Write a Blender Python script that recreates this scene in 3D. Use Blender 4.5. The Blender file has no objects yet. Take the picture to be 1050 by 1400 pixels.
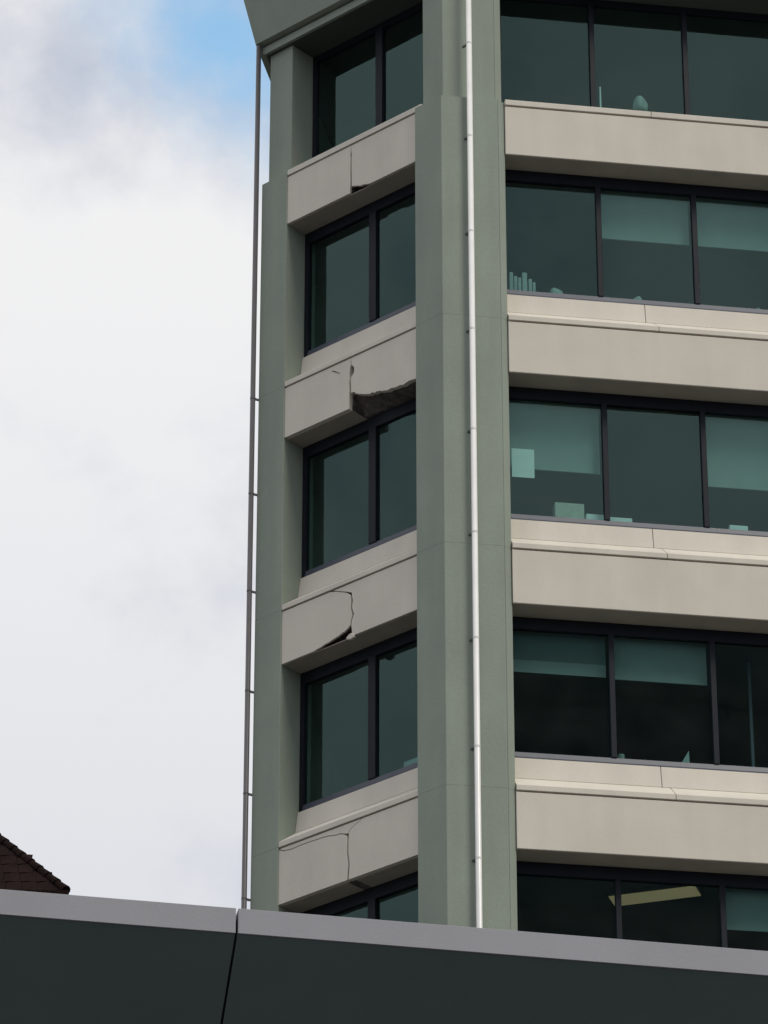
import bpy, bmesh, math, random
from mathutils import Vector, Matrix
random.seed(7)
R = math.radians
sc = bpy.context.scene
COL = sc.collection

# ------------------------------------------------------------------ camera
YAW, PITCH = R(8.401), R(28.754)
cam_d = bpy.data.cameras.new('camera')
cam = bpy.data.objects.new('camera', cam_d); COL.objects.link(cam)
fw = Vector((math.sin(YAW)*math.cos(PITCH), math.cos(YAW)*math.cos(PITCH), math.sin(PITCH)))
rt = Vector((math.cos(YAW), -math.sin(YAW), 0)); up = rt.cross(fw)
M = Matrix((rt, up, -fw)).transposed().to_4x4(); M.translation = Vector((-9.073, -49.456, 1.6))
cam.matrix_world = M
cam_d.sensor_fit = 'VERTICAL'; cam_d.sensor_height = 36; cam_d.sensor_width = 27
cam_d.lens = 36*5776/1400.0
cam_d.clip_start = 0.1; cam_d.clip_end = 5000
sc.camera = cam

# ------------------------------------------------------------------ sky and sun
SUN_AZ = R(38)          # to the right of the main facade's outward normal
SUN_EL = R(50)
to_sun = Vector((math.sin(SUN_AZ)*math.cos(SUN_EL), -math.cos(SUN_AZ)*math.cos(SUN_EL), math.sin(SUN_EL)))
world = bpy.data.worlds.new('World'); sc.world = world; world.use_nodes = True
nt = world.node_tree; N = nt.nodes; L = nt.links; N.clear()
def wn(t, **kw):
    n = N.new(t)
    for k, v in kw.items(): setattr(n, k, v)
    return n
out = wn('ShaderNodeOutputWorld'); bg = wn('ShaderNodeBackground'); bg.inputs['Strength'].default_value = 0.14
sky = wn('ShaderNodeTexSky', sky_type='NISHITA'); sky.sun_disc = False
sky.sun_elevation = SUN_EL; sky.sun_rotation = math.atan2(to_sun.x, to_sun.y)
sky.air_density = 1.0; sky.dust_density = 0.6; sky.ozone_density = 1.6
tc = wn('ShaderNodeTexCoord')
def noise(scale, detail, rough, off):
    mp = wn('ShaderNodeMapping'); mp.inputs['Location'].default_value = off
    L.new(tc.outputs['Generated'], mp.inputs['Vector'])
    n = wn('ShaderNodeTexNoise'); n.inputs['Scale'].default_value = scale; n.inputs['Detail'].default_value = detail; n.inputs['Roughness'].default_value = rough
    L.new(mp.outputs['Vector'], n.inputs['Vector']); return n
def mathn(op, a, b=None, clamp=False):
    n = wn('ShaderNodeMath', operation=op); n.use_clamp = clamp
    for i, v in enumerate((a, b)):
        if v is None: continue
        if isinstance(v, (int, float)): n.inputs[i].default_value = v
        else: L.new(v, n.inputs[i])
    return n.outputs[0]
def ramp(val, lo, hi, smooth=True):
    n = wn('ShaderNodeMapRange', interpolation_type='SMOOTHSTEP' if smooth else 'LINEAR')
    n.inputs['From Min'].default_value = lo; n.inputs['From Max'].default_value = hi
    L.new(val, n.inputs['Value']); return n.outputs['Result']
# breaks in the cloud: one in view beside the tower top, others scattered by noise over the dome
HOLE = Vector((0.0818, 0.8138, 0.5753)).normalized()
nb = noise(24, 7, 0.60, (3.1, 1.7, 0.4))
dv = wn('ShaderNodeVectorMath', operation='DISTANCE'); dv.inputs[1].default_value = HOLE
L.new(tc.outputs['Generated'], dv.inputs[0])
d1 = mathn('ADD', dv.outputs['Value'], mathn('MULTIPLY', mathn('SUBTRACT', nb.outputs['Fac'], 0.5), 0.062))
cov_hole = ramp(d1, -0.002, 0.042)
big = noise(2.3, 5, 0.55, (0.3, 5.2, 1.1))
cov_big = mathn('SUBTRACT', 1.0, ramp(big.outputs['Fac'], 0.66, 0.80))
cov = mathn('ADD', mathn('MULTIPLY', mathn('MULTIPLY', cov_hole, cov_big), 0.94), 0.06)   # thin veil even in the breaks
shade = noise(6.0, 4, 0.45, (0.55, 0.2, 2.4))
fine = noise(17, 6, 0.58, (8.0, 2.0, 1.0))
sh = mathn('ADD', mathn('MULTIPLY', shade.outputs['Fac'], 0.55), mathn('MULTIPLY', fine.outputs['Fac'], 0.45))
sep = wn('ShaderNodeSeparateXYZ'); L.new(tc.outputs['Generated'], sep.inputs[0])
low_grey = ramp(sep.outputs['Z'], 0.30, 0.56)
shf = mathn('MULTIPLY', ramp(sh, 0.37, 0.575), mathn('ADD', mathn('MULTIPLY', low_grey, 0.6), 0.4))
cloud = wn('ShaderNodeMix', data_type='RGBA')
cloud.inputs['A'].default_value = (3.15, 3.36, 3.92, 1); cloud.inputs['B'].default_value = (5.2, 5.2, 5.24, 1)
L.new(shf, cloud.inputs['Factor'])
mix = wn('ShaderNodeMix', data_type='RGBA')
L.new(cov, mix.inputs['Factor']); gain = wn('ShaderNodeVectorMath', operation='MULTIPLY'); gain.inputs[1].default_value = (1.75, 2.05, 1.75); L.new(sky.outputs['Color'], gain.inputs[0]); L.new(gain.outputs['Vector'], mix.inputs['A']); L.new(cloud.outputs['Result'], mix.inputs['B'])
L.new(mix.outputs['Result'], bg.inputs['Color']); L.new(bg.outputs[0], out.inputs['Surface'])

sun_d = bpy.data.lights.new('sun', 'SUN'); sun_d.energy = 1.5; sun_d.angle = R(20); sun_d.color = (1.0, 0.95, 0.84)
sun = bpy.data.objects.new('sun', sun_d); COL.objects.link(sun)
sun.rotation_euler = to_sun.to_track_quat('Z', 'Y').to_euler(); sun.location = (20, -40, 80)
sc.view_settings.view_transform = 'Standard'; sc.view_settings.look = 'None'
sc.view_settings.exposure = 0.28; sc.view_settings.gamma = 1.0; sc.view_settings.use_curve_mapping = False

# ------------------------------------------------------------------ materials
def material(name, col, rough=0.85, var=0.10, scale=3.0, streak=0.0, bump=0.0, bscale=60, metal=0.0, spec=0.5, speck=0.0):
    m = bpy.data.materials.new(name); m.use_nodes = True
    t = m.node_tree; n = t.nodes; l = t.links; b = n['Principled BSDF']
    b.inputs['Roughness'].default_value = rough; b.inputs['Metallic'].default_value = metal
    b.inputs['Specular IOR Level'].default_value = spec
    co = n.new('ShaderNodeTexCoord')
    def nz(sc_, det, vec=None, mapscale=None):
        x = n.new('ShaderNodeTexNoise'); x.inputs['Scale'].default_value = sc_; x.inputs['Detail'].default_value = det
        src = co.outputs['Object']
        if mapscale:
            mp = n.new('ShaderNodeMapping'); mp.inputs['Scale'].default_value = mapscale; l.new(src, mp.inputs['Vector']); src = mp.outputs['Vector']
        l.new(src, x.inputs['Vector']); return x.outputs['Fac']
    def mr(v, lo, hi, a, bb):
        x = n.new('ShaderNodeMapRange'); x.inputs['From Min'].default_value = lo; x.inputs['From Max'].default_value = hi
        x.inputs['To Min'].default_value = a; x.inputs['To Max'].default_value = bb; l.new(v, x.inputs['Value']); return x.outputs['Result']
    def mul(a, bb):
        x = n.new('ShaderNodeMath'); x.operation = 'MULTIPLY'; l.new(a, x.inputs[0]); l.new(bb, x.inputs[1]); return x.outputs[0]
    v = mr(nz(scale, 6), 0.3, 0.7, 1-var, 1+var)
    if streak: v = mul(v, mr(nz(1.0, 5, mapscale=(3, 3, 0.3)), 0.35, 0.7, 1+streak*0.4, 1-streak))
    if speck: v = mul(v, mr(nz(bscale, 3), 0.3, 0.7, 1-speck, 1+speck))
    mx = n.new('ShaderNodeVectorMath'); mx.operation = 'SCALE'; mx.inputs[0].default_value = col; l.new(v, mx.inputs['Scale'])
    l.new(mx.outputs['Vector'], b.inputs['Base Color'])
    if bump:
        bp = n.new('ShaderNodeBump'); bp.inputs['Strength'].default_value = bump; bp.inputs['Distance'].default_value = 0.01
        l.new(nz(bscale, 4), bp.inputs['Height']); l.new(bp.outputs['Normal'], b.inputs['Normal'])
    return m
CREAM = material('cream_concrete', (0.655, 0.606, 0.525), 0.9, 0.045, 1.3, 0.045, 0.2, 45, speck=0.025)
GREEN = material('green_grey_render', (0.272, 0.310, 0.256), 0.88, 0.05, 1.2, 0.08, 0.25, 40, speck=0.04)
SOFSHADE = material('shaded_soffit_concrete', (0.36, 0.325, 0.275), 0.92, 0.10, 2.0, 0.0, 0.3, 45, speck=0.04)  # panel concrete with the soffits' shade put into a darker colour
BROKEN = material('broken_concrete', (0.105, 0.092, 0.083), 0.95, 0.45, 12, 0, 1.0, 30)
ALU = material('dark_aluminium', (0.010, 0.012, 0.018), 0.5, 0.10, 5, spec=0.2)
RAIL = material('grey_aluminium', (0.055, 0.062, 0.088), 0.4, 0.08, 5)
PIPE = material('white_pipe', (0.84, 0.83, 0.81), 0.28, 0.04, 4, 0.04)
GPIPE = material('grey_pipe', (0.11, 0.10, 0.105), 0.45, 0.06, 4, 0.05)
BRKT = material('dull_steel', (0.12, 0.12, 0.12), 0.6, 0.2, 30, metal=0.5)
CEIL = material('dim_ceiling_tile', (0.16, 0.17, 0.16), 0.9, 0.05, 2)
CARPET = material('dark_carpet', (0.05, 0.05, 0.055), 0.95, 0.1, 6)
ROOMW = material('office_partition', (0.13, 0.14, 0.14), 0.9, 0.05, 1)
TOPSHADE = material('dark_soffit_shade', (0.055, 0.065, 0.058), 0.8, 0.06, 2)  # top-floor soffit shade put into a near-black green
BLIND = material('roller_blind_fabric', (0.32, 0.36, 0.35), 0.95, 0.04, 4, 0.03, 0.2, 200)
BLINDD = material('grey_blind_fabric', (0.16, 0.20, 0.20), 0.95, 0.04, 4)
PAPER = material('white_paper', (0.82, 0.84, 0.82), 0.8, 0.04, 8)
CARD = material('buff_card', (0.52, 0.51, 0.44), 0.8, 0.08, 10)
BINDER = material('pale_binder', (0.34, 0.38, 0.38), 0.6, 0.12, 12)
STONE = material('pale_ornament', (0.30, 0.34, 0.31), 0.7, 0.15, 14)
CAP = material('grey_metal_capping', (0.318, 0.318, 0.345), 0.5, 0.04, 1.5, 0.03, 0.08, 80, metal=0.0)
SOFFIT = material('dark_green_cladding', (0.120, 0.172, 0.162), 0.6, 0.10, 0.7, 0.05, 0.06, 50)
ROOF = material('dark_brown_tile', (0.015, 0.008, 0.007), 0.95, 0.25, 3, 0.25, 0.2, 30, spec=0.08)
BRICK = material('brown_brick_wall', (0.12, 0.07, 0.05), 0.9, 0.2, 4, 0.1)
ASPH = material('asphalt', (0.055, 0.055, 0.058), 0.9, 0.15, 1.2, 0, 0.4, 80, speck=0.15)
PAVE = material('concrete_paving', (0.095, 0.093, 0.09), 0.9, 0.10, 0.6, 0, 0.2, 30)
DGLASS = material('dark_tower_glass', (0.02, 0.025, 0.03), 0.15, 0.1, 0.3)
DWALL = material('dark_tower_cladding', (0.07, 0.07, 0.075), 0.7, 0.1, 0.5)
PAINT = material('white_road_paint', (0.75, 0.75, 0.73), 0.7, 0.1, 5)

def glass_material():
    m = bpy.data.materials.new('green_tinted_glass'); m.use_nodes = True
    t = m.node_tree; n = t.nodes; l = t.links; n.clear()
    o = n.new('ShaderNodeOutputMaterial'); mixs = n.new('ShaderNodeMixShader')
    tr = n.new('ShaderNodeBsdfTransparent'); tr.inputs['Color'].default_value = (0.735, 0.855, 0.84, 1)
    gl = n.new('ShaderNodeBsdfGlossy'); gl.inputs['Roughness'].default_value = 0.02; gl.inputs['Color'].default_value = (0.62, 1.0, 0.95, 1)
    ge = n.new('ShaderNodeNewGeometry'); dt = n.new('ShaderNodeVectorMath'); dt.operation = 'DOT_PRODUCT'
    l.new(ge.outputs['Incoming'], dt.inputs[0]); l.new(ge.outputs['Normal'], dt.inputs[1])
    def mt(op, a, b):
        x = n.new('ShaderNodeMath'); x.operation = op
        for i, v in enumerate((a, b)):
            if isinstance(v, (int, float)): x.inputs[i].default_value = v
            elif v is not None: l.new(v, x.inputs[i])
        return x.outputs[0]
    c = mt('ABSOLUTE', dt.outputs['Value'], None)
    f = mt('ADD', mt('MULTIPLY', mt('POWER', mt('SUBTRACT', 1.0, c), 5.0), 0.945), 0.055)
    f = mt('MULTIPLY', f, mt('SUBTRACT', 1.0, ge.outputs['Backfacing']))
    l.new(f, mixs.inputs['Fac']); l.new(tr.outputs[0], mixs.inputs[1]); l.new(gl.outputs[0], mixs.inputs[2])
    co = n.new('ShaderNodeTexCoord'); nz = n.new('ShaderNodeTexNoise'); nz.inputs['Scale'].default_value = 0.9; nz.inputs['Detail'].default_value = 2
    l.new(co.outputs['Object'], nz.inputs['Vector'])
    bp = n.new('ShaderNodeBump'); bp.inputs['Strength'].default_value = 0.12; bp.inputs['Distance'].default_value = 0.02
    l.new(nz.outputs['Fac'], bp.inputs['Height']); l.new(bp.outputs['Normal'], gl.inputs['Normal'])
    df = n.new('ShaderNodeBsdfDiffuse'); df.inputs['Color'].default_value = (0.42, 0.47, 0.45, 1)
    dn_ = n.new('ShaderNodeTexNoise'); dn_.inputs['Scale'].default_value = 1.7; dn_.inputs['Detail'].default_value = 5
    l.new(co.outputs['Object'], dn_.inputs['Vector'])
    mr = n.new('ShaderNodeMapRange'); mr.inputs['From Min'].default_value = 0.3; mr.inputs['From Max'].default_value = 0.75; mr.inputs['To Min'].default_value = 0.002; mr.inputs['To Max'].default_value = 0.020
    l.new(dn_.outputs['Fac'], mr.inputs['Value'])
    mix2 = n.new('ShaderNodeMixShader'); l.new(mt('MULTIPLY', mr.outputs['Result'], mt('SUBTRACT', 1.0, ge.outputs['Backfacing'])), mix2.inputs['Fac'])
    l.new(mixs.outputs[0], mix2.inputs[1]); l.new(df.outputs[0], mix2.inputs[2])
    l.new(mix2.outputs[0], o.inputs['Surface'])
    return m
GLASS = glass_material()
def emit_material(name, col, s):
    m = bpy.data.materials.new(name); m.use_nodes = True; b = m.node_tree.nodes['Principled BSDF']
    b.inputs['Base Color'].default_value = (*col, 1); b.inputs['Emission Color'].default_value = (*col, 1); b.inputs['Emission Strength'].default_value = s
    return m
LAMP = emit_material('lit_lamp_diffuser', (1.0, 0.72, 0.40), 0.14)

# ------------------------------------------------------------------ helpers
class Basis:
    """A facade's own frame: u along it, d inwards, z up."""
    def __init__(s, o, t, n): s.o, s.t, s.n = Vector(o), Vector(t), Vector(n)
    def __call__(s, u, d, z): return s.o + s.t*u + s.n*d + Vector((0, 0, z))
A = R(50)
MAIN = Basis((0, 0, 0), (1, 0, 0), (0, 1, 0))
TC = Vector((math.cos(A), -math.sin(A), 0)); NC = Vector((math.sin(A), math.cos(A), 0))
CW = 2.5085                                  # clear width of the angled bay between its columns
CHAM = Basis((-2.862, 2.284, 0), TC, NC)
WORLD = Basis((0, 0, 0), (1, 0, 0), (0, 1, 0))

class MB:
    def __init__(s, basis=WORLD): s.bm = bmesh.new(); s.b = basis
    def V(s, u, d, z): return s.bm.verts.new(s.b(u, d, z))
    def box(s, u0, u1, d0, d1, z0, z1):
        v = [s.V(u, d, z) for z in (z0, z1) for d in (d0, d1) for u in (u0, u1)]
        for f in ((0,1,3,2),(4,6,7,5),(0,4,5,1),(2,3,7,6),(0,2,6,4),(1,5,7,3)): s.bm.faces.new([v[i] for i in f])
        return s
    def prism_uz(s, pts, d0, d1):            # outline in (u,z), thickness along d
        a = [s.V(u, d0, z) for u, z in pts]; b = [s.V(u, d1, z) for u, z in pts]; n = len(pts)
        s.bm.faces.new(a); s.bm.faces.new(b[::-1])
        for i in range(n): s.bm.faces.new((a[i], b[i], b[(i+1) % n], a[(i+1) % n]))
        return s
    def prism_dz(s, pts, u0, u1):            # outline in (d,z), run along u
        a = [s.V(u0, d, z) for d, z in pts]; b = [s.V(u1, d, z) for d, z in pts]; n = len(pts)
        s.bm.faces.new(a); s.bm.faces.new(b[::-1])
        for i in range(n): s.bm.faces.new((a[i], b[i], b[(i+1) % n], a[(i+1) % n]))
        return s
    def prism_xy(s, pts, z0, z1):            # world plan outline, run along z
        a = [s.bm.verts.new((x, y, z0)) for x, y in pts]; b = [s.bm.verts.new((x, y, z1)) for x, y in pts]; n = len(pts)
        s.bm.faces.new(a); s.bm.faces.new(b[::-1])
        for i in range(n): s.bm.faces.new((a[i], b[i], b[(i+1) % n], a[(i+1) % n]))
        return s
    def loft(s, rings):
        vs = [[s.bm.verts.new(p) for p in r] for r in rings]; n = len(rings[0])
        for a, b in zip(vs, vs[1:]):
            for i in range(n): s.bm.faces.new((a[i], a[(i+1) % n], b[(i+1) % n], b[i]))
        s.bm.faces.new(vs[0]); s.bm.faces.new(vs[-1][::-1]); return s
    def tube(s, p0, p1, r, n=20):
        p0, p1 = Vector(p0), Vector(p1); q = (p1-p0).to_track_quat('Z', 'Y')
        s.loft([[p + q @ Vector((r*math.cos(2*math.pi*i/n), r*math.sin(2*math.pi*i/n), 0)) for i in range(n)] for p in (p0, p1)]); return s
    def bevel(s, w, seg=2):
        bmesh.ops.recalc_face_normals(s.bm, faces=s.bm.faces)
        es = [e for e in s.bm.edges if len(e.link_faces) == 2 and e.calc_face_angle(0) > R(25)]
        bmesh.ops.bevel(s.bm, geom=es, offset=w, segments=seg, affect='EDGES', profile=0.5, clamp_overlap=True); return s
    def bevel_upright(s, w, seg=2):
        bmesh.ops.recalc_face_normals(s.bm, faces=s.bm.faces)
        es = [e for e in s.bm.edges if abs((e.verts[0].co-e.verts[1].co).normalized().z) > 0.99 and e.calc_face_angle(0) > R(25)]
        bmesh.ops.bevel(s.bm, geom=es, offset=w, segments=seg, affect='EDGES', profile=0.5, clamp_overlap=True); return s
    def build(s, name, mat, parent=None, smooth=False):
        bmesh.ops.recalc_face_normals(s.bm, faces=s.bm.faces)
        me = bpy.data.meshes.new(name); s.bm.to_mesh(me); s.bm.free()
        if smooth:
            for p in me.polygons: p.use_smooth = True
        me.materials.append(mat)
        o = bpy.data.objects.new(name, me); COL.objects.link(o)
        if parent:
            o.parent = parent
            root = parent
            while root.parent: root = root.parent
            o.matrix_parent_inverse = parent_inv(parent)
        return o
def parent_inv(p):
    m = Matrix.Identity(4); q = p
    m = Matrix.Translation(q.location)
    while q.parent is not None:
        m = Matrix.Translation(q.parent.location) if q.parent.parent is None else m
        q = q.parent
    root = q
    return Matrix.Translation(-root.location) if p is root else Matrix.Identity(4)
def tag(o, label, cat=None, group=None, kind=None):
    if label: o['label'] = label
    if cat: o['category'] = cat
    if group: o['group'] = group
    if kind: o['kind'] = kind
    return o
def empty(name, loc, label, cat, group=None):
    o = bpy.data.objects.new(name, None); COL.objects.link(o); o.location = loc; o.empty_display_size = 0.5
    return tag(o, label, cat, group)

# ------------------------------------------------------------------ ground
tag(MB().box(-1500, 1500, -1500, 1500, -0.5, 0.0).build('ground', PAVE), 'pale concrete paving between the buildings', kind='structure')
tag(MB().box(-1500, 1500, -70, -55, -0.1, 0.004).build('road', ASPH), 'asphalt street running past the buildings', kind='structure')

# ------------------------------------------------------------------ office building
ZB = [34.986-3.6*k for k in range(6)]        # underside of each spandrel, top one first
G = 0.834                                    # spandrel height up to the shadow groove
BASE = Vector((4, 3, 0))
office = empty('office_building', BASE, 'tall green and cream concrete office block with a cracked angled corner bay', 'building')
NB = 8; BAY = 1.395; MW = 1.385 + BAY*(NB-1)  # main facade width
D = 0.385                                    # depth of the glazing behind the spandrel face
LD = Vector((math.sin(R(20)), math.cos(R(20)), 0))   # the flank behind the angled bay runs this way
LN = Vector((LD.y, -LD.x, 0))                # its inward normal

def line_x(p, d, q, e):
    k = (q-p).cross(e).z / d.cross(e).z if False else ((q.x-p.x)*e.y-(q.y-p.y)*e.x)/(d.x*e.y-d.y*e.x)
    return p + d*k
FLANK0 = CHAM(-0.5, 0, 0)
def plan(o):
    """Outline of the block pushed out by o (negative: inwards)."""
    m0 = Vector((0, -o, 0)); c0 = CHAM(0, -o, 0); f0 = FLANK0 - LN*o
    a = line_x(m0, Vector((1, 0, 0)), c0, TC); b = line_x(c0, TC, f0, LD)
    xr = MW + 1.1 + o
    back = line_x(f0, LD, Vector((0, 16+o, 0)), Vector((1, 0, 0)))
    return [Vector((xr, -o, 0)), a, b, back, Vector((xr, 16+o, 0))]
def ring(o, z): return [p + Vector((0, 0, z)) for p in plan(o)]

# --- spandrels on the main face
JL, JS = 2.115, 2.003                        # joints of the coping and of the sill
def coping_profile(zb, top):
    g = zb+G
    if top: return [(-0.014, g), (-0.014, g+0.088), (0.0, g+0.098), (0.56, g+0.16), (0.56, g)]
    return [(-0.014, g), (-0.014, g+0.078), (0.0, g+0.088), (0.30, g+0.312), (0.335, g+0.312), (0.335, g)]
def sill_profile(zb):
    g = zb+G
    return [(0.305, g+0.318), (0.36, g+0.645), (0.45, g+0.645), (0.45, g+0.05), (0.337, g+0.05), (0.337, g+0.318)]
def spandrel_body(b, zb): return [(0, zb), (0, zb+G-0.022), (0.025, zb+G-0.018), (0.025, zb+G+0.02), (0.33, zb+G+0.0), (0.44, zb+G-0.05), (0.44, zb)]
for k, zb in enumerate(ZB):
    p = MB(MAIN).prism_dz([(0, zb), (0, zb+G-0.022), (0.022, zb+G-0.02), (0.022, zb+G-0.003), (0.44, zb+G-0.003), (0.44, zb)], -0.02, MW+0.02).bevel(0.008, 2).build('spandrel_panel', CREAM, office)
    MB(MAIN).box(-0.018, MW+0.018, 0.02, 0.384, zb-0.005, zb+0.004).build('shaded_soffit_board', SOFSHADE, p)  # thin board added so the underside reads as shaded
    cuts = [-0.02, JL, JL+4.18, JL+8.36, MW+0.02]
    for a, c in zip(cuts, cuts[1:]):
        MB(MAIN).prism_dz(coping_profile(zb, k == 0), a+0.004, c-0.004).bevel(0.005, 1).build('coping', CREAM, p)
    if k:
        cuts = [-0.02, JS, JS+4.18, JS+8.36, MW+0.02]
        for a, c in zip(cuts, cuts[1:]):
            MB(MAIN).prism_dz(sill_profile(zb), a+0.004, c-0.004).bevel(0.006, 2).build('sill', CREAM, p)

# --- spandrels of the angled bay, each broken differently by the shaking
def jag(pts, amp, n=4, seed=1):
    """Roughen a broken edge."""
    r = random.Random(seed); o = [pts[0]]
    for (a, b), (c, d) in zip(pts, pts[1:]):
        for i in range(1, n+1):
            t = i/n; k = amp if i < n else 0
            o.append((a+(c-a)*t + r.uniform(-k, k)*0.6, b+(d-b)*t + r.uniform(-k, k)))
    return o
def cham_spandrel(k, pieces, profile, thick=0.074):
    """pieces: outlines in (u,z) of the face slabs; profile: lower edge of the core as (u,z)."""
    zb = ZB[k]; top = zb+G-0.022
    core = MB(CHAM)
    rings = []
    for u, z in profile:
        zf = max(z, zb)
        rings.append([CHAM(u, 0.07, zf+0.012), CHAM(u, 0.07, top+0.019), CHAM(u, 0.44, top+0.019), CHAM(u, 0.44, zb), CHAM(u, 0.33, zb), CHAM(u, 0.2, zb+(zf-zb)*0.62)])
    core.loft(rings)
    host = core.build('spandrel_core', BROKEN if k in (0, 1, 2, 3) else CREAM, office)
    for pts in pieces:
        side = -0.005 if max(q_[0] for q_ in pts) < 1.45 else 0.006     # open the middle joint
        pts = [(u+side if 1.18 < u < 1.36 and zz < top-0.01 else u, zz) for u, zz in pts]
        MB(CHAM).prism_uz(pts, 0.0, thick).build('face_slab', CREAM, host)
    MB(CHAM).prism_dz(coping_profile(zb, k == 0), 0.003, CW+0.1).bevel(0.005, 1).build('coping', CREAM, host)
    if k: MB(CHAM).prism_dz(sill_profile(zb), 0.004, CW+0.1).bevel(0.006, 2).build('sill', CREAM, host)
    return host
def soffit(host, u0, u1, zb, mat=SOFSHADE, d0=0.076):
    MB(CHAM).box(u0, u1, d0, 0.43, zb-0.006, zb+0.004).build('shaded_soffit_board', mat, host)
E0 = CW+0.09
z = ZB[0]; t = z+G-0.022
h = cham_spandrel(0, [
    [(0.002, z)] + [(1.232, z), (1.236, z+0.03), (1.246, z+0.20), (1.243, z+0.40), (1.248, z+0.56), (1.240, z+0.66), (1.247, z+0.70), (1.249, t), (0.002, t)],
    [(1.2515, t), (1.2515, z+0.70), (1.262, z+0.66), (1.256, z+0.56), (1.258, z+0.40), (1.263, z+0.20), (1.262, z+0.10)] + jag([(1.262, z+0.10), (1.33, z+0.09), (1.42, z+0.05), (1.54, z+0.022), (1.66, z)], 0.008, 3, 2)[1:] + [(E0, z), (E0, t)]],
    [(0.002, z), (1.23, z), (1.235, z+0.22), (1.35, z+0.20), (1.60, z+0.12), (1.68, z), (E0, z)], 0.04)
soffit(h, 0.005, E0, z, SOFSHADE, 0.042)
z = ZB[1]; t = z+G-0.022
spall = jag([(1.268, z+0.245), (1.38, z+0.195), (1.49, z+0.145), (1.72, z+0.075), (1.837, z+0.055), (2.065, z+0.020), (2.29, z+0.008), (E0, z)], 0.017, 5, 5)
h = cham_spandrel(1, [
    [(0.002, z), (1.237, z), (1.240, z+0.20), (1.246, z+0.30), (1.238, z+0.42), (1.246, z+0.48), (1.244, z+0.58), (1.255, z+0.66), (1.268, z+0.70), (1.268, t), (0.002, t)],
    [(1.272, t), (1.272, z+0.695), (1.295, z+0.675), (1.318, z+0.650), (1.326, z+0.60), (1.312, z+0.545), (1.285, z+0.515), (1.268, z+0.50), (1.262, z+0.44), (1.266, z+0.34)] + spall + [(E0, t)]],
    [(0.002, z), (1.20, z), (1.236, z+0.002), (1.262, z+0.25)] + [(u, zz) for u, zz in spall[1:]])
soffit(h, 0.005, 1.232, z)
MB(CHAM).prism_uz([(0.90, z+0.742), (0.995, z+0.683), (1.05, z+0.642), (1.056, z+0.652), (1.0, z+0.698), (0.93, z+0.742)], -0.003, 0.02).build('crack_filler', BROKEN, h)
z = ZB[2]; t = z+G-0.022
cr = jag([(0.934, z+0.80), (1.048, z+0.765), (1.162, z+0.715), (1.285, z+0.66)], 0.006, 3, 8)
sp = jag([(0.60, z), (0.742, z+0.022), (0.94, z+0.060), (1.10, z+0.095), (1.20, z+0.125), (1.286, z+0.175)], 0.006, 3, 3)
dn = [(1.300, z+0.62), (1.318, z+0.53), (1.300, z+0.44), (1.338, z+0.32), (1.300, z+0.23), (1.292, z+0.16)]
h = cham_spandrel(2, [
    [(0.002, z)] + sp + [(1.286, z+0.23), (1.318, z+0.315), (1.286, z+0.44), (1.296, z+0.53), (1.284, z+0.64)] + cr[::-1][1:] + [(0.90, t), (0.002, t)],
    [(0.965, t)] + [(u+0.012, zz+0.010) for u, zz in cr[1:]] + dn + [(1.31, z), (E0, z), (E0, t)]],
    [(0.002, z), (0.58, z)] + [(u, zz+0.12) for u, zz in sp[2:]] + [(1.33, z+0.16), (1.36, z), (E0, z)], 0.032)
soffit(h, 0.005, E0, z, SOFSHADE, 0.034)
MB(CHAM).prism_uz([(1.20, z-0.005), (1.25, z+0.030), (1.30, z+0.045), (1.345, z+0.01), (1.36, z-0.035), (1.30, z-0.05), (1.24, z-0.04)], -0.012, 0.035).bevel(0.008, 1).build('loose_fragment', CREAM, h)
z = ZB[3]; t = z+G-0.022
c4 = jag([(0.002, z+0.795), (0.11, z+0.755), (0.211, z+0.742), (0.491, z+0.749), (0.796, z+0.742), (1.128, z+0.697), (1.248, z+0.655)], 0.005, 3, 12)
c5 = [(1.262, z+0.655), (1.270, z+0.695), (1.31, z+0.73), (1.374, z+0.752), (1.44, z+0.778), (1.511, t)]
h = cham_spandrel(3, [
    [(0.002, t)] + [(0.002, z+0.812)] + [(u, zz+0.013) for u, zz in c4[1:-1]] + [(1.252, z+0.672), (1.262, z+0.700)] + [(u-0.006, zz+0.006) for u, zz in c5[2:-1]] + [(1.495, t)],
    [(0.002, z)] + [(1.243, z), (1.262, z+0.22), (1.240, z+0.40), (1.244, z+0.55), (1.244, z+0.64)] + c4[::-1][1:],
    [(1.262, z), (E0, z), (E0, t), (1.511, t)] + c5[::-1][1:] + [(1.256, z+0.55), (1.254, z+0.40), (1.277, z+0.22)]],
    [(0.002, z), (1.20, z), (1.25, z+0.03), (1.32, z), (E0, z)])
soffit(h, 0.005, 1.20, z); soffit(h, 1.34, E0, z)
for k in (4, 5):
    z = ZB[k]; t = z+G-0.022
    h = cham_spandrel(k, [[(0.002, z), (1.244, z), (1.244, t), (0.002, t)], [(1.256, z), (E0, z), (E0, t), (1.256, t)]], [(0.002, z), (E0, z)])
    soffit(h, 0.005, E0, z)

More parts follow.
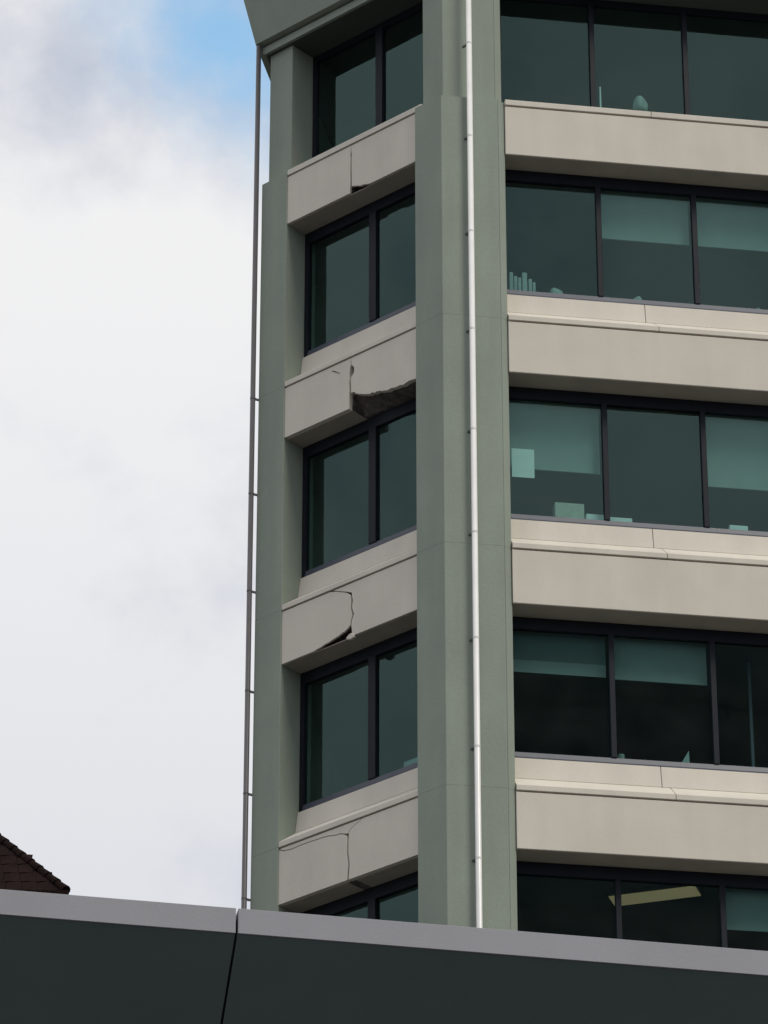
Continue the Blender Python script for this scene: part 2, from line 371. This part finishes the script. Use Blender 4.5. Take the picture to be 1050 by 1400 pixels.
# --- columns
def col_corner(i):
    """Plan of the big corner column; i = how far it is pulled in."""
    cb = CHAM(0, -0.03+i, 0); mb = Vector((0, -0.04+i, 0))
    fold = line_x(cb, TC, mb, Vector((1, 0, 0)))
    a = CHAM(CW+i*0.9, 0.62, 0); b = CHAM(CW+i*0.9, -0.03+i, 0)
    e = -0.024-i*0.25
    pts = [a, b, fold, Vector((e-0.118, -0.04+i, 0)), Vector((e-0.112, -0.028+i, 0)), Vector((e-0.100, -0.040+i, 0)), Vector((e, 0.035+i, 0)), Vector((e, 0.62, 0)), Vector((-0.55, 0.9, 0))]
    return [(p.x, p.y) for p in pts]
def col_left(i):
    u0 = -0.5+i*0.55
    b = CHAM(u0, -0.02+i, 0)
    pts = [CHAM(0, 0.62, 0), CHAM(0, -0.02+i, 0), b, b+LD*0.8, b+LD*0.8+LN*0.55]
    return [(p.x, p.y) for p in pts]
def shift(pts, s):
    cx = sum(p[0] for p in pts)/len(pts); cy = sum(p[1] for p in pts)/len(pts)
    return [(cx+(x-cx)*s, cy+(y-cy)*s) for x, y in pts]
mirror_x = MW
def col_right(i):
    return [(MW-x, y) for x, y in col_corner(i)]
segs = [35.872] + [zb+G-3.6+0.0 for zb in ZB[:-1]] + [0.0]
for fn in (col_corner, col_left, col_right):
    for a, c in zip(segs, segs[1:]):
        MB().prism_xy(fn(0), c+0.0012, a-0.0012).bevel_upright(0.010, 2).build('column', GREEN, office)
    MB().prism_xy(shift(fn(0), 0.9), 0.1, 35.8).build('column_core', GREEN, office)
    MB().prism_xy(fn(0.09), 35.874, 38.3).bevel(0.012, 2).build('upper_column', GREEN, office)

# --- flank and rear walls (plain render), podium below the last spandrel
fl = FLANK0 + LD*0.8
back = plan(-0.12)
pl = plan(-0.25)
MB().loft([[p + Vector((0, 0, zz)) for p in (fl+LN*0.15, pl[3], pl[3]+LN*0.3, fl+LN*0.45)] for zz in (0.0, 38.3)]).build('flank_wall', GREEN, office)
MB().box(pl[3].x+0.3, MW+0.85, 15.4, 15.75, 0, 38.3).build('rear_wall', GREEN, office)
MB().box(MW+0.55, MW+0.85, 0.9, 15.39, 0, 38.3).build('side_wall', GREEN, office)
podium_z = ZB[-1]-0.02
MB().loft([ring(-0.30, 0.0), ring(-0.30, podium_z)]).build('podium_wall', GREEN, office)

# --- cornice: a lintel, a shadow groove, a flared band and a plain band
MB().loft([ring(-0.75, 38.20), ring(0.03, 38.20), ring(0.03, 38.325), ring(-0.03, 38.33), ring(-0.03, 38.36), ring(0.13, 38.365), ring(0.325, 39.22), ring(0.335, 39.26), ring(0.335, 39.9), ring(-0.75, 39.9)]).build('cornice', GREEN, office)
MB().loft([ring(-0.62, 38.192), ring(-0.02, 38.192), ring(-0.02, 38.1985), ring(-0.62, 38.1985)]).build('shaded_soffit_board', TOPSHADE, office)  # added board, darkens the top-floor soffit by its colour
MB().loft([ring(-0.76, 38.9), ring(-0.76, 39.7)]).build('roof_deck', PAVE, office)

# --- floors, ceilings and a core wall, so that the windows look into rooms
for k, zb in enumerate(ZB):
    MB().loft([ring(-0.47, zb+0.03), ring(-0.47, zb+0.05)]).build('ceiling', CEIL, office)
    MB().loft([ring(-0.47, zb+0.052), ring(-0.47, zb+0.68)]).build('floor_slab', CARPET, office)
    MB().box(1.2, MW+0.4, 6.2, 6.35, zb+0.69, zb+3.62).build('partition', ROOMW, office)
MB().loft([ring(-0.77, 38.26), ring(-0.77, 38.30)]).build('ceiling', CEIL, office)

# --- windows
def window(b, u0, u1, z0, z1, mulls, mw, d, jamb=0.055, head=0.06, rail=0.10, right=True):
    m = MB(b)
    m.box(u0, u1, d, d+0.075, z1-head, z1); 
    m.box(u0, u0+jamb, d, d+0.075, z0, z1-head-0.0005)
    m.box(u1-jamb, u1, d, d+0.075, z0, z1-head-0.0005)
    w = m.build('window', ALU, office)
    MB(b).prism_dz([(d-0.02, z0+0.001), (d-0.02, z0+0.02), (d+0.004, z0+rail), (d+0.072, z0+rail), (d+0.072, z0+0.001)], u0+jamb+0.001, u1-jamb-0.001).bevel(0.004, 1).build('bottom_rail', RAIL, w)
    edges = [u0+jamb] + [x for x in mulls] + [u1-jamb]
    for x in mulls: MB(b).box(x-mw/2, x+mw/2, d-0.012, d+0.074, z0+rail+0.001, z1-head-0.001).bevel(0.004, 1).build('mullion', ALU, w)
    for i, (a, c) in enumerate(zip(edges, edges[1:])):
        a += mw/2 if i else 0.0; c -= mw/2 if i < len(edges)-2 else 0.0
        pm = MB(b)
        tl = random.uniform(-0.003, 0.003); tz = random.uniform(-0.002, 0.002)
        q = [(a+0.001, z0+rail+0.001), (c-0.001, z0+rail+0.001), (c-0.001, z1-head-0.001), (a+0.001, z1-head-0.001)]
        f = []; g = []
        for j, (uu, zz) in enumerate(q):
            off = 0.035 + (tl if j in (0, 3) else -tl) + (tz if j < 2 else -tz)
            f.append(pm.V(uu, d+off, zz)); g.append(pm.V(uu, d+off+0.010, zz))
        pm.bm.faces.new(f); pm.bm.faces.new(g[::-1])
        for j in range(4): pm.bm.faces.new((f[j], g[j], g[(j+1) % 4], f[(j+1) % 4]))
        pm.build('pane', GLASS, w)
    MB(b).box(u0+0.02, u1-0.02, d+0.078, d+0.36, z0-0.02, z0+0.055).build('window_board', ROOMW, w)
    return w
mm = [1.385+BAY*i for i in range(NB-1)]
rows = [(36.02, 38.19, 0.52)] + [(zb-3.6+G+0.645, zb-0.008, D) for zb in ZB[:-1]]
wm = []; wc = []
for z0, z1, d in rows:
    hd_ = 0.175 if d < 0.5 else 0.10
    wm.append(window(MAIN, -0.02, MW+0.02, z0, z1, mm, 0.075, d, head=hd_))
    wc.append(window(CHAM, 0.004, CW+0.06, z0, z1, [1.335], 0.135, d, jamb=0.075, head=hd_))

def blind(row, u0, u1, zbot, mat=BLIND, d=0.17, hem=True, b=MAIN):
    z0, z1, dd = rows[row]
    m = MB(b); n = 14
    m.box(u0, u1, dd+d, dd+d+0.006, zbot, z1-0.07)
    o = m.build('roller_blind', mat, wm[row])
    if hem: MB(b).box(u0-0.002, u1+0.002, dd+d-0.008, dd+d+0.014, zbot-0.025, zbot-0.001).build('hem_bar', mat, o)
    MB(b).tube(b(u0-0.02, dd+d+0.03, z1-0.04), b(u1+0.02, dd+d+0.03, z1-0.04), 0.028, 12).build('blind_roller', mat, o)
def pane_span(i): return (0.05 if i == 0 else 1.385+BAY*(i-1)+0.05, 1.385+BAY*i-0.05)
for row, i, zz, mat in ((1, 1, 34.07, BLIND), (1, 2, 34.07, BLIND), (1, 3, 34.2, BLIND), (2, 0, 30.20, BLIND), (2, 2, 30.13, BLIND),
                        (3, 0, 27.20, BLINDD), (3, 1, 27.04, BLIND), (4, 2, 23.48, BLIND), (2, 4, 30.5, BLIND), (3, 4, 26.7, BLIND)):
    a, c = pane_span(i); blind(row, a, c, zz, mat)

a, c = pane_span(0)
MB(MAIN).box(a, c, D+0.160, D+0.166, 27.03, 27.215).build('blind_hem_panel', BLIND, wm[3])
MB(MAIN).box(3.36, 3.40, 0.80, 0.86, rows[3][0]+0.06, 27.55).build('partition_post', RAIL, wm[3])
# --- pipes clipped to the two column corners
def downpipe(x, y, z0, z1, r, tox, toy, zfirst, step, mat):
    p = MB().tube((x, y, z0), (x, y, z1), r, 28).build('downpipe', mat, office, smooth=True)
    for pol in p.data.polygons:
        if abs(pol.normal.z) > 0.9: pol.use_smooth = False
    zz = zfirst
    while zz > z0:
        MB().tube((x, y, zz-0.012), (x, y, zz+0.012), r+0.003, 20).build('pipe_bracket', mat, p)
        dx, dy = tox-x, toy-y; ln = math.hypot(dx, dy); dx, dy = dx/ln, dy/ln
        MB(Basis((x, y, 0), (dx, dy, 0), (-dy, dx, 0))).box(r*0.6, ln+0.02, -0.012, 0.012, zz-0.014, zz+0.014).build('bracket_arm', BRKT, p)
        zz -= step
downpipe(-0.552, -0.128, 0, 38.19, 0.041, -0.615, -0.035, 36.75, 1.60, PIPE)
lc = CHAM(-0.5, -0.02, 0); pc = lc + (-(NC+LN).normalized())*0.086
downpipe(pc.x, pc.y, 0, 38.34, 0.037, lc.x+0.04, lc.y+0.03, 32.2, 1.56, GPIPE)

# ------------------------------------------------------------------ things behind the glass
def sitting(name, mb, mat, label, cat, group=None, smooth=False):
    o = mb.build(name, mat, None, smooth); return tag(o, label, cat, group)
def lump(cx, cy, cz, rx, ry, rz, seed):
    m = MB(); bmesh.ops.create_icosphere(m.bm, subdivisions=3, radius=1.0); r = random.Random(seed)
    for v in m.bm.verts:
        k = 1+0.10*math.sin(v.co.x*4+seed)+0.08*math.cos(v.co.y*5+v.co.z*3+seed)
        v.co = Vector((cx+v.co.x*rx*k, cy+v.co.y*ry*k, cz+max(v.co.z, -0.55)*rz*k+0.55*rz))
    return m
W1, W2, W3, W0, W4 = rows[1][0]+0.056, rows[2][0]+0.056, rows[3][0]+0.056, rows[0][0]+0.056, rows[4][0]+0.056
sitting('upright_rod', MB().tube((1.53, 0.72, W0), (1.53, 0.72, W0+0.70), 0.014, 10), PAPER, 'thin pale upright rod behind the top floor glass', 'rod')
sitting('dome_ornament', lump(2.12, 0.74, W0+0.34, 0.12, 0.09, 0.17, 2), STONE, 'rounded pale green dome behind the top floor glass', 'ornament', smooth=True)
hs = [(0.10, 0.055, 0.42), (0.165, 0.05, 0.36), (0.225, 0.045, 0.34), (0.285, 0.07, 0.43), (0.375, 0.05, 0.33), (0.435, 0.04, 0.28)]
nm = ['tall pale binder at the left end of the row on the second window ledge', 'second pale binder from the left in the row behind the glass', 'third slim binder from the left in the row behind the glass',
      'widest and tallest pale binder in the middle of the row behind the glass', 'fifth pale binder from the left, right of the widest one', 'shortest pale binder at the right end of the row behind the glass']
for (u, w_, h_), lb in zip(hs, nm):
    sitting('binder', MB().box(u, u+w_, 0.52, 0.74, W1, W1+h_).bevel(0.004, 1), BINDER, lb, 'binder', 'binders on the window ledge')
sitting('ornament', lump(0.78, 0.58, W1, 0.10, 0.07, 0.155, 4), STONE, 'small pale rounded ornament right of the binders', 'ornament', 'ornaments on the ledge', True)
sitting('ornament', lump(1.95, 0.58, W1, 0.075, 0.06, 0.135, 6), STONE, 'small pale ornament behind the second pane of the second window row from top', 'ornament', 'ornaments on the ledge', True)
sitting('ornament', lump(3.72, 0.58, W1, 0.075, 0.06, 0.11, 9), STONE, 'small pale ornament at the right edge of the second window row', 'ornament', 'ornaments on the ledge', True)
sitting('paper_sheet', MB(MAIN).box(0.075, 0.39, 0.434, 0.437, 29.97, 30.42), PAPER, 'white paper sheet stuck inside the left pane below a blind', 'paper')
cb = sitting('card_box', MB().box(0.69, 1.10, 0.56, 0.74, W2, W2+0.37).bevel(0.006, 1), CARD, 'buff card box standing on the ledge beneath the paper sheet', 'box')
sitting('paper_stack', MB().box(1.12, 1.365, 0.52, 0.72, W2, W2+0.20).bevel(0.004, 1), PAPER, 'pale paper stack right beside the buff card box', 'paper stack', 'paper stacks on the ledge')
sitting('paper_stack', MB().box(1.45, 1.76, 0.52, 0.72, W2, W2+0.175).bevel(0.004, 1), PAPER, 'wide pale paper stack just right of the first mullion', 'paper stack', 'paper stacks on the ledge')
sitting('paper_stack', MB().box(3.13, 3.39, 0.52, 0.72, W2, W2+0.185).bevel(0.004, 1), PAPER, 'pale paper stack behind the third pane below its blind', 'paper stack', 'paper stacks on the ledge')
sitting('desk_cup', MB().tube((1.52, 0.60, W3), (1.52, 0.60, W3+0.19), 0.05, 16), STONE, 'small pale cup right of the mullion on the fourth window row', 'cup')
sitting('folded_card', MB(MAIN).prism_uz([(2.27, W3), (2.45, W3), (2.44, W3+0.30)], 0.55, 0.57), BINDER, 'triangular pale card standing behind the middle pane of the fourth row', 'card')
sitting('paper_roll', MB().tube((2.86, 0.58, W3+0.075), (4.05, 0.58, W3+0.075), 0.05, 14), PAPER, 'long pale paper roll lying along the fourth row ledge', 'paper roll', smooth=False)
sitting('ornament', lump(0.12, 0.50, W4+0.02, 0.07, 0.05, 0.30, 11), STONE, 'small pale object at the left edge of the lowest window row', 'ornament', 'ornaments on the ledge', True)
sitting('card_box', MB(CHAM).box(1.78, 2.16, 0.52, 0.70, W3, W3+0.20).bevel(0.005, 1), BINDER, 'flat pale box inside the angled bay on the fourth window row', 'box')
# ceiling lamp inside the lowest row
cl = empty('ceiling_light', (2.05, 1.20, ZB[3]+0.03), 'lit yellow strip light on the ceiling inside the lowest window row', 'ceiling light')
ca = R(-26)
LB = Basis((2.05, 1.20, 0), (math.cos(ca), math.sin(ca), 0), (-math.sin(ca), math.cos(ca), 0))
zz = ZB[3]+0.03
MB(LB).box(-0.62, 0.62, -0.20, 0.20, zz-0.05, zz-0.001).bevel(0.006, 1).build('lamp_housing', ROOMW, cl)
MB(LB).box(-0.59, 0.59, -0.165, 0.165, zz-0.062, zz-0.0505).build('lamp_diffuser', LAMP, cl)

# ------------------------------------------------------------------ low building in front: grey capping over dark raked cladding
ED = Vector((0.99852, 0.0544, 0)); EI = Vector((-0.0544, 0.99852, 0))
LOW = Basis((-8.125, -29.75, 0), ED, EI)
low = empty('low_building', (-6.1, -27, 0), 'low building with grey metal capping above dark raked cladding in the foreground', 'building')
ck = 1.217; PWID = 4.6; gap = 0.0062
zc1, zc0 = 10.2, 10.062
ra = R(38); LEN = 3.2
for i in range(-4, 5):
    a, c = ck+PWID*i+gap, ck+PWID*(i+1)-gap
    MB(LOW).prism_dz([(0, zc0), (0, zc1), (0.5, zc1-0.02), (0.5, zc1-0.05), (0.035, zc1-0.05), (0.035, zc0)], a, c).bevel(0.0018, 1).build('capping_panel', CAP, low)
    dn = (math.cos(ra), -math.sin(ra)); nn = (math.sin(ra), math.cos(ra))
    s0 = (0.012, zc0-0.002)
    MB(LOW).prism_dz([s0, (s0[0]+dn[0]*LEN, s0[1]+dn[1]*LEN), (s0[0]+dn[0]*LEN+nn[0]*0.05, s0[1]+dn[1]*LEN+nn[1]*0.05), (s0[0]+nn[0]*0.05, s0[1]+nn[1]*0.05)], a, c).bevel(0.004, 2).build('cladding_panel', SOFFIT, low)
ua, ub = ck-PWID*4, ck+PWID*5
MB(LOW).prism_dz([(0.10, zc0-0.0), (0.5, zc1-0.055), (7.0, zc1-0.055), (7.0, zc0-2.6), (3.0, zc0-2.0)], ua, ub).build('roof_body', DWALL, low)
MB(LOW).box(ua, ub, 2.75, 6.9, 0.0, zc0-2.05).build('wall', BRICK, low)
for i in range(6):
    u = ua+3+i*6.2
    f = MB(LOW).box(u, u+2.6, 2.70, 2.745, 1.0, 3.4).build('window', ALU, low)
    MB(LOW).box(u+0.08, u+2.52, 2.68, 2.698, 1.08, 3.32).build('pane', DGLASS, f)

# ------------------------------------------------------------------ tiled roof far behind on the left
FH = Vector((math.sin(YAW), math.cos(YAW), 0)); FR = Vector((math.cos(YAW), -math.sin(YAW), 0))
EAVE = Vector((-4.498, 20.628, 0))            # right-hand eave corner
BK = Basis(EAVE, FR, FH)
back_b = empty('tiled_roof_building', EAVE + FR*-8 + FH*8, 'building with a steep dark brown tiled roof behind the capping', 'building')
EZ = 32.22; PI_ = R(50); Wd, Dp, RH = 16.0, 16.0, 8.6
run = RH/math.tan(PI_)
def bk_roof():
    m = MB()
    m.loft([[BK(0, 0, EZ), BK(-Wd, 0, EZ), BK(-Wd, Dp, EZ), BK(0, Dp, EZ)], [BK(-run, run, EZ+RH), BK(-Wd+run, run, EZ+RH), BK(-Wd+run, Dp-run, EZ+RH), BK(-run, Dp-run, EZ+RH)]])
    return m
roof = bk_roof().build('roof', ROOF, back_b)
MB(BK).box(-Wd-0.02, 0.03, -0.05, Dp+0.05, EZ-0.25, EZ-0.002).build('eaves_board', ROOF, back_b)
MB(BK).box(-Wd+0.4, -0.4, 0.4, Dp-0.4, 0, EZ-0.252).build('wall', BRICK, back_b)
# hip caps, one by one, up the visible hip
hipv = (BK(-run, run, EZ+RH)-BK(0, 0, EZ)); hl = hipv.length; hd = hipv.normalized()
q = hd.to_track_quat('Z', 'Y')
for i in range(26):
    s = 0.03+i*0.33
    m = MB(); n = 10
    p0 = BK(0, 0, EZ)+hd*s; p1 = p0+hd*0.38
    m.loft([[p0 + q @ Vector((0.095*math.cos(2*math.pi*j/n), 0.095*math.sin(2*math.pi*j/n), 0)) for j in range(n)], [p1 + q @ Vector((0.068*math.cos(2*math.pi*j/n), 0.068*math.sin(2*math.pi*j/n), 0)) for j in range(n)]])
    m.build('hip_tile', ROOF, roof)
# tile courses on the face towards the street: too dark and far to pick apart, so one ribbed piece
tm = MB()
course = 0.36; nrow = int(RH/math.sin(PI_)/course)
nrm = Vector((0, 0, 1))
for r_ in range(nrow):
    s0 = r_*course; s1 = s0+course+0.05
    d0, h0 = s0*math.cos(PI_), s0*math.sin(PI_); d1_, h1 = s1*math.cos(PI_), s1*math.sin(PI_)
    nx, nz = -math.sin(PI_), math.cos(PI_)
    u = -Wd+d0+0.1
    while u < -d0-0.30:
        w_ = 0.27
        for side in (0,):
            a = [BK(u, d0+nx*0.016, EZ+h0+nz*0.016), BK(u+w_*0.5, d0+nx*0.026, EZ+h0+nz*0.026), BK(u+w_, d0+nx*0.016, EZ+h0+nz*0.016)]
            b_ = [BK(u, d1_+nx*0.004, EZ+h1+nz*0.004), BK(u+w_*0.5, d1_+nx*0.016, EZ+h1+nz*0.016), BK(u+w_, d1_+nx*0.004, EZ+h1+nz*0.004)]
            va = [tm.bm.verts.new(x) for x in a]; vb = [tm.bm.verts.new(x) for x in b_]
            tm.bm.faces.new((va[0], va[1], vb[1], vb[0])); tm.bm.faces.new((va[1], va[2], vb[2], vb[1]))
            vc = [tm.bm.verts.new(BK(u, d0, EZ+h0)), tm.bm.verts.new(BK(u+w_, d0, EZ+h0))]
            tm.bm.faces.new((va[0], vc[0], vc[1], va[2], va[1]))
        u += 0.29
o = tm.build('roof_tiles', ROOF, roof); o['kind'] = 'stuff'

# ------------------------------------------------------------------ dark tower across the street, mirrored in the lower windows
tower = empty('dark_tower', (22, -98, 0), 'dark glazed tower across the street, seen only mirrored in the lower windows', 'building')
MB().box(11, 33, -108, -88, 0, 75.5).build('wall', DWALL, tower)
for j in range(18):
    f = MB().box(11.7, 32.3, -88, -87.88, 3+j*4.0, 5.6+j*4.0).build('window', DGLASS, tower)
